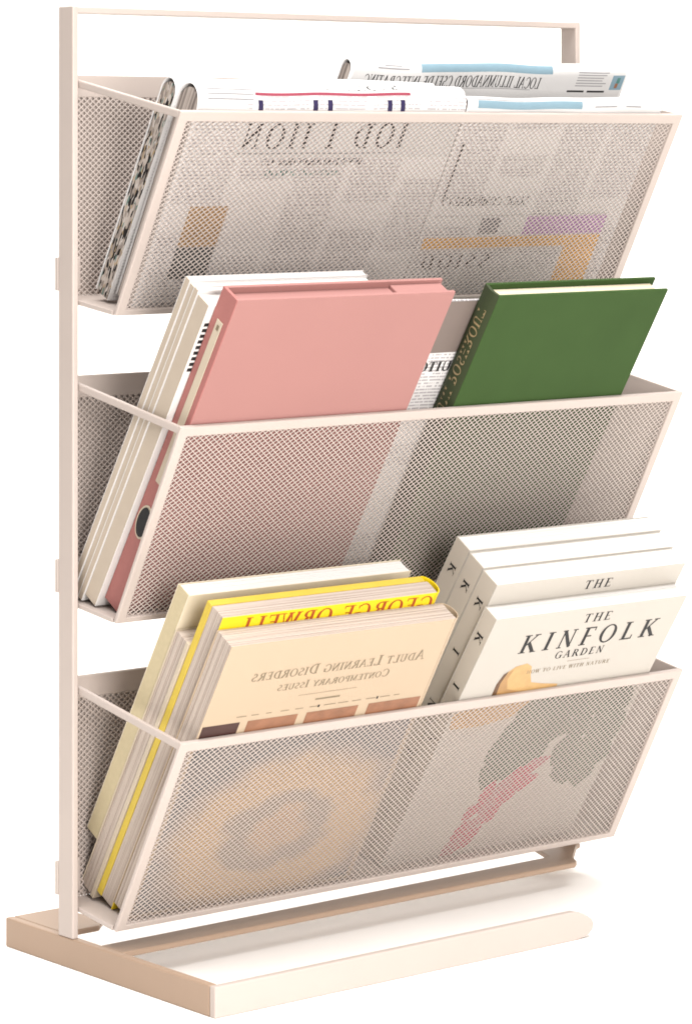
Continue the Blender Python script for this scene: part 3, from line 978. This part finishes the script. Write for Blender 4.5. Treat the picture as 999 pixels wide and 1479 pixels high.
# ------------------------------------------------------------------ bottom pocket, right: four copies of one book
LK = 33.0
ks = [('frontmost of the four stone coloured paperbacks, its whole black title showing', 0.1574, 0.2758, -0.0990, 0.0463, 0.0008, 0.0092),
      ('second stone coloured paperback from the front, one word of its title showing', 0.1592, 0.2764, -0.1034, 0.0577, 0.0102, 0.0111),
      ('third stone coloured paperback from the front of the four', 0.1594, 0.2778, -0.1004, 0.0583, 0.0215, 0.0111),
      ('rearmost of the four stone coloured paperbacks in the bottom pocket', 0.1595, 0.2790, -0.0842, 0.0590, 0.0328, 0.0104)]
kb = []
for lab, ua, ub, sa, sb, na, tt in ks:
    kb.append(paperback('stone_paperback', lab, 2, LK, ua, ub, sa, sb, na, tt, M['card_stone'], M['card_spine'], M['page_white'], group='copies of one stone coloured paperback'))
for i, (lab, ua, ub, sa, sb, na, tt) in enumerate(ks):
    b = kb[i]
    hh = sb - sa
    xx = lambda u: u - ua
    zz_ = lambda s: s - ks[0][3] + (hh - (ks[0][4] - ks[0][3]))   # every copy is printed alike, measured from its top
    lettering('title_word', 'THE', xx(ua + 0.0560), zz_(0.0378), 0.0172, 0.0050, M['ink'], b, F0, spacing=0.22)
    lettering('title_word', 'KINFOLK', xx(ua + 0.0232), zz_(0.0240), 0.0850, 0.0104, M['ink'], b, F0, spacing=0.34)
    lettering('title_word', 'GARDEN', xx(ua + 0.0485), zz_(0.0178), 0.0300, 0.0042, M['ink'], b, F0, spacing=0.22)
    lettering('subtitle', 'HOW TO LIVE WITH NATURE', xx(ua + 0.0350), zz_(0.0108), 0.0515, 0.0021, M['ink_soft'], b, F0, spacing=0.16)
    bars('title_rule', [(xx(ua + 0.058), zz_(0.0152), xx(ua + 0.072), zz_(0.0154))], M['ink_soft'], b, F0)
    # letters on the spine
    for li, ch in enumerate('KINF'):
        sv, sf = [], []
        for q_i, q in enumerate(GL[ch][0]):
            idx = []
            for px, py in q:
                idx.append(len(sv))
                sv.append((-0.00010 - (q_i % 30) * 2e-6, tt * 0.28 + 0.0042 * (1 - py), hh - 0.0115 - 0.029 * li - 0.0060 * px))
            sf.append(idx)
        link('spine_letter', sv, sf, M['ink'], b)
    if i == 0:
        P = lambda pts: [(xx(a), zz_(c)) for a, c in pts]
        patch('hat_print', P([(0.1794, -0.004), (0.1783, 0.0072), (0.1804, 0.0137), (0.1840, 0.0163), (0.1902, 0.0173), (0.1940, 0.0150), (0.1958, 0.0100), (0.1985, 0.0052), (0.2060, 0.0035), (0.2165, 0.0019), (0.2165, -0.004)]), M['print_straw'], b, F0)
        patch('hat_shade_print', P([(0.1800, -0.004), (0.1788, 0.0072), (0.1806, 0.0125), (0.1835, 0.0150), (0.1822, 0.0090), (0.1850, 0.0030), (0.1960, 0.0000), (0.2165, -0.0008), (0.2165, -0.004)]), M['print_straw_mid'], b, F0, 0.00010)
        patch('hat_shade_print', P([(0.1770, -0.004), (0.1766, 0.0070), (0.1783, 0.0125), (0.1806, 0.0139), (0.1788, 0.0072), (0.1800, -0.004)]), M['print_straw_dark'], b, F0, 0.00012)
        patch('brim_print', P([(0.1600, -0.0171), (0.1580, -0.0076), (0.1832, -0.0044), (0.2043, -0.0067), (0.1973, -0.0148), (0.1778, -0.018)]), M['print_straw'], b, F0, 0.00010)
        rnd = random.Random(3)

        def leaf(cx, cz, ln, wd, ang):
            pts = []
            for t, ww in ((0, 0), (.18, .6), (.4, 1), (.65, .8), (.85, .4), (1, 0), (.85, -.45), (.6, -.85), (.35, -1), (.15, -.55)):
                a_, b_ = (t - .5) * ln, ww * wd * .5
                pts.append((cx + a_ * math.cos(ang) - b_ * math.sin(ang), cz + a_ * math.sin(ang) + b_ * math.cos(ang)))
            return P(pts)
        nl = 0
        for cx, cz in [(0.208, -0.012), (0.222, -0.012), (0.237, -0.012), (0.252, -0.012), (0.264, -0.014), (0.204, -0.024), (0.216, -0.025), (0.230, -0.025), (0.245, -0.026), (0.259, -0.028), (0.2665, -0.033),
                       (0.200, -0.036), (0.210, -0.038), (0.222, -0.037), (0.244, -0.040), (0.257, -0.042), (0.2665, -0.046), (0.250, -0.052), (0.262, -0.056), (0.203, -0.046), (0.214, -0.046)]:
            patch('leaf_print', leaf(cx, cz, rnd.uniform(.022, .028), rnd.uniform(.016, .020), rnd.uniform(0.5, 1.9)), M['print_leaf'] if nl % 3 else M['print_leaf_light'], b, F0, 0.00008 + nl * 3e-6)
            nl += 1
        for cx, cz in [(0.229, -0.048), (0.221, -0.053), (0.226, -0.059), (0.214, -0.059), (0.218, -0.066), (0.205, -0.062), (0.209, -0.071), (0.214, -0.076), (0.201, -0.072), (0.205, -0.081), (0.199, -0.086), (0.206, -0.090), (0.198, -0.094)]:
            patch('petal_print', leaf(cx, cz, rnd.uniform(.014, .019), rnd.uniform(.008, .011), rnd.uniform(0.3, 1.6)), M['print_crimson'] if nl % 3 else M['print_rose'], b, F0, 0.00008 + nl * 3e-6)
            nl += 1
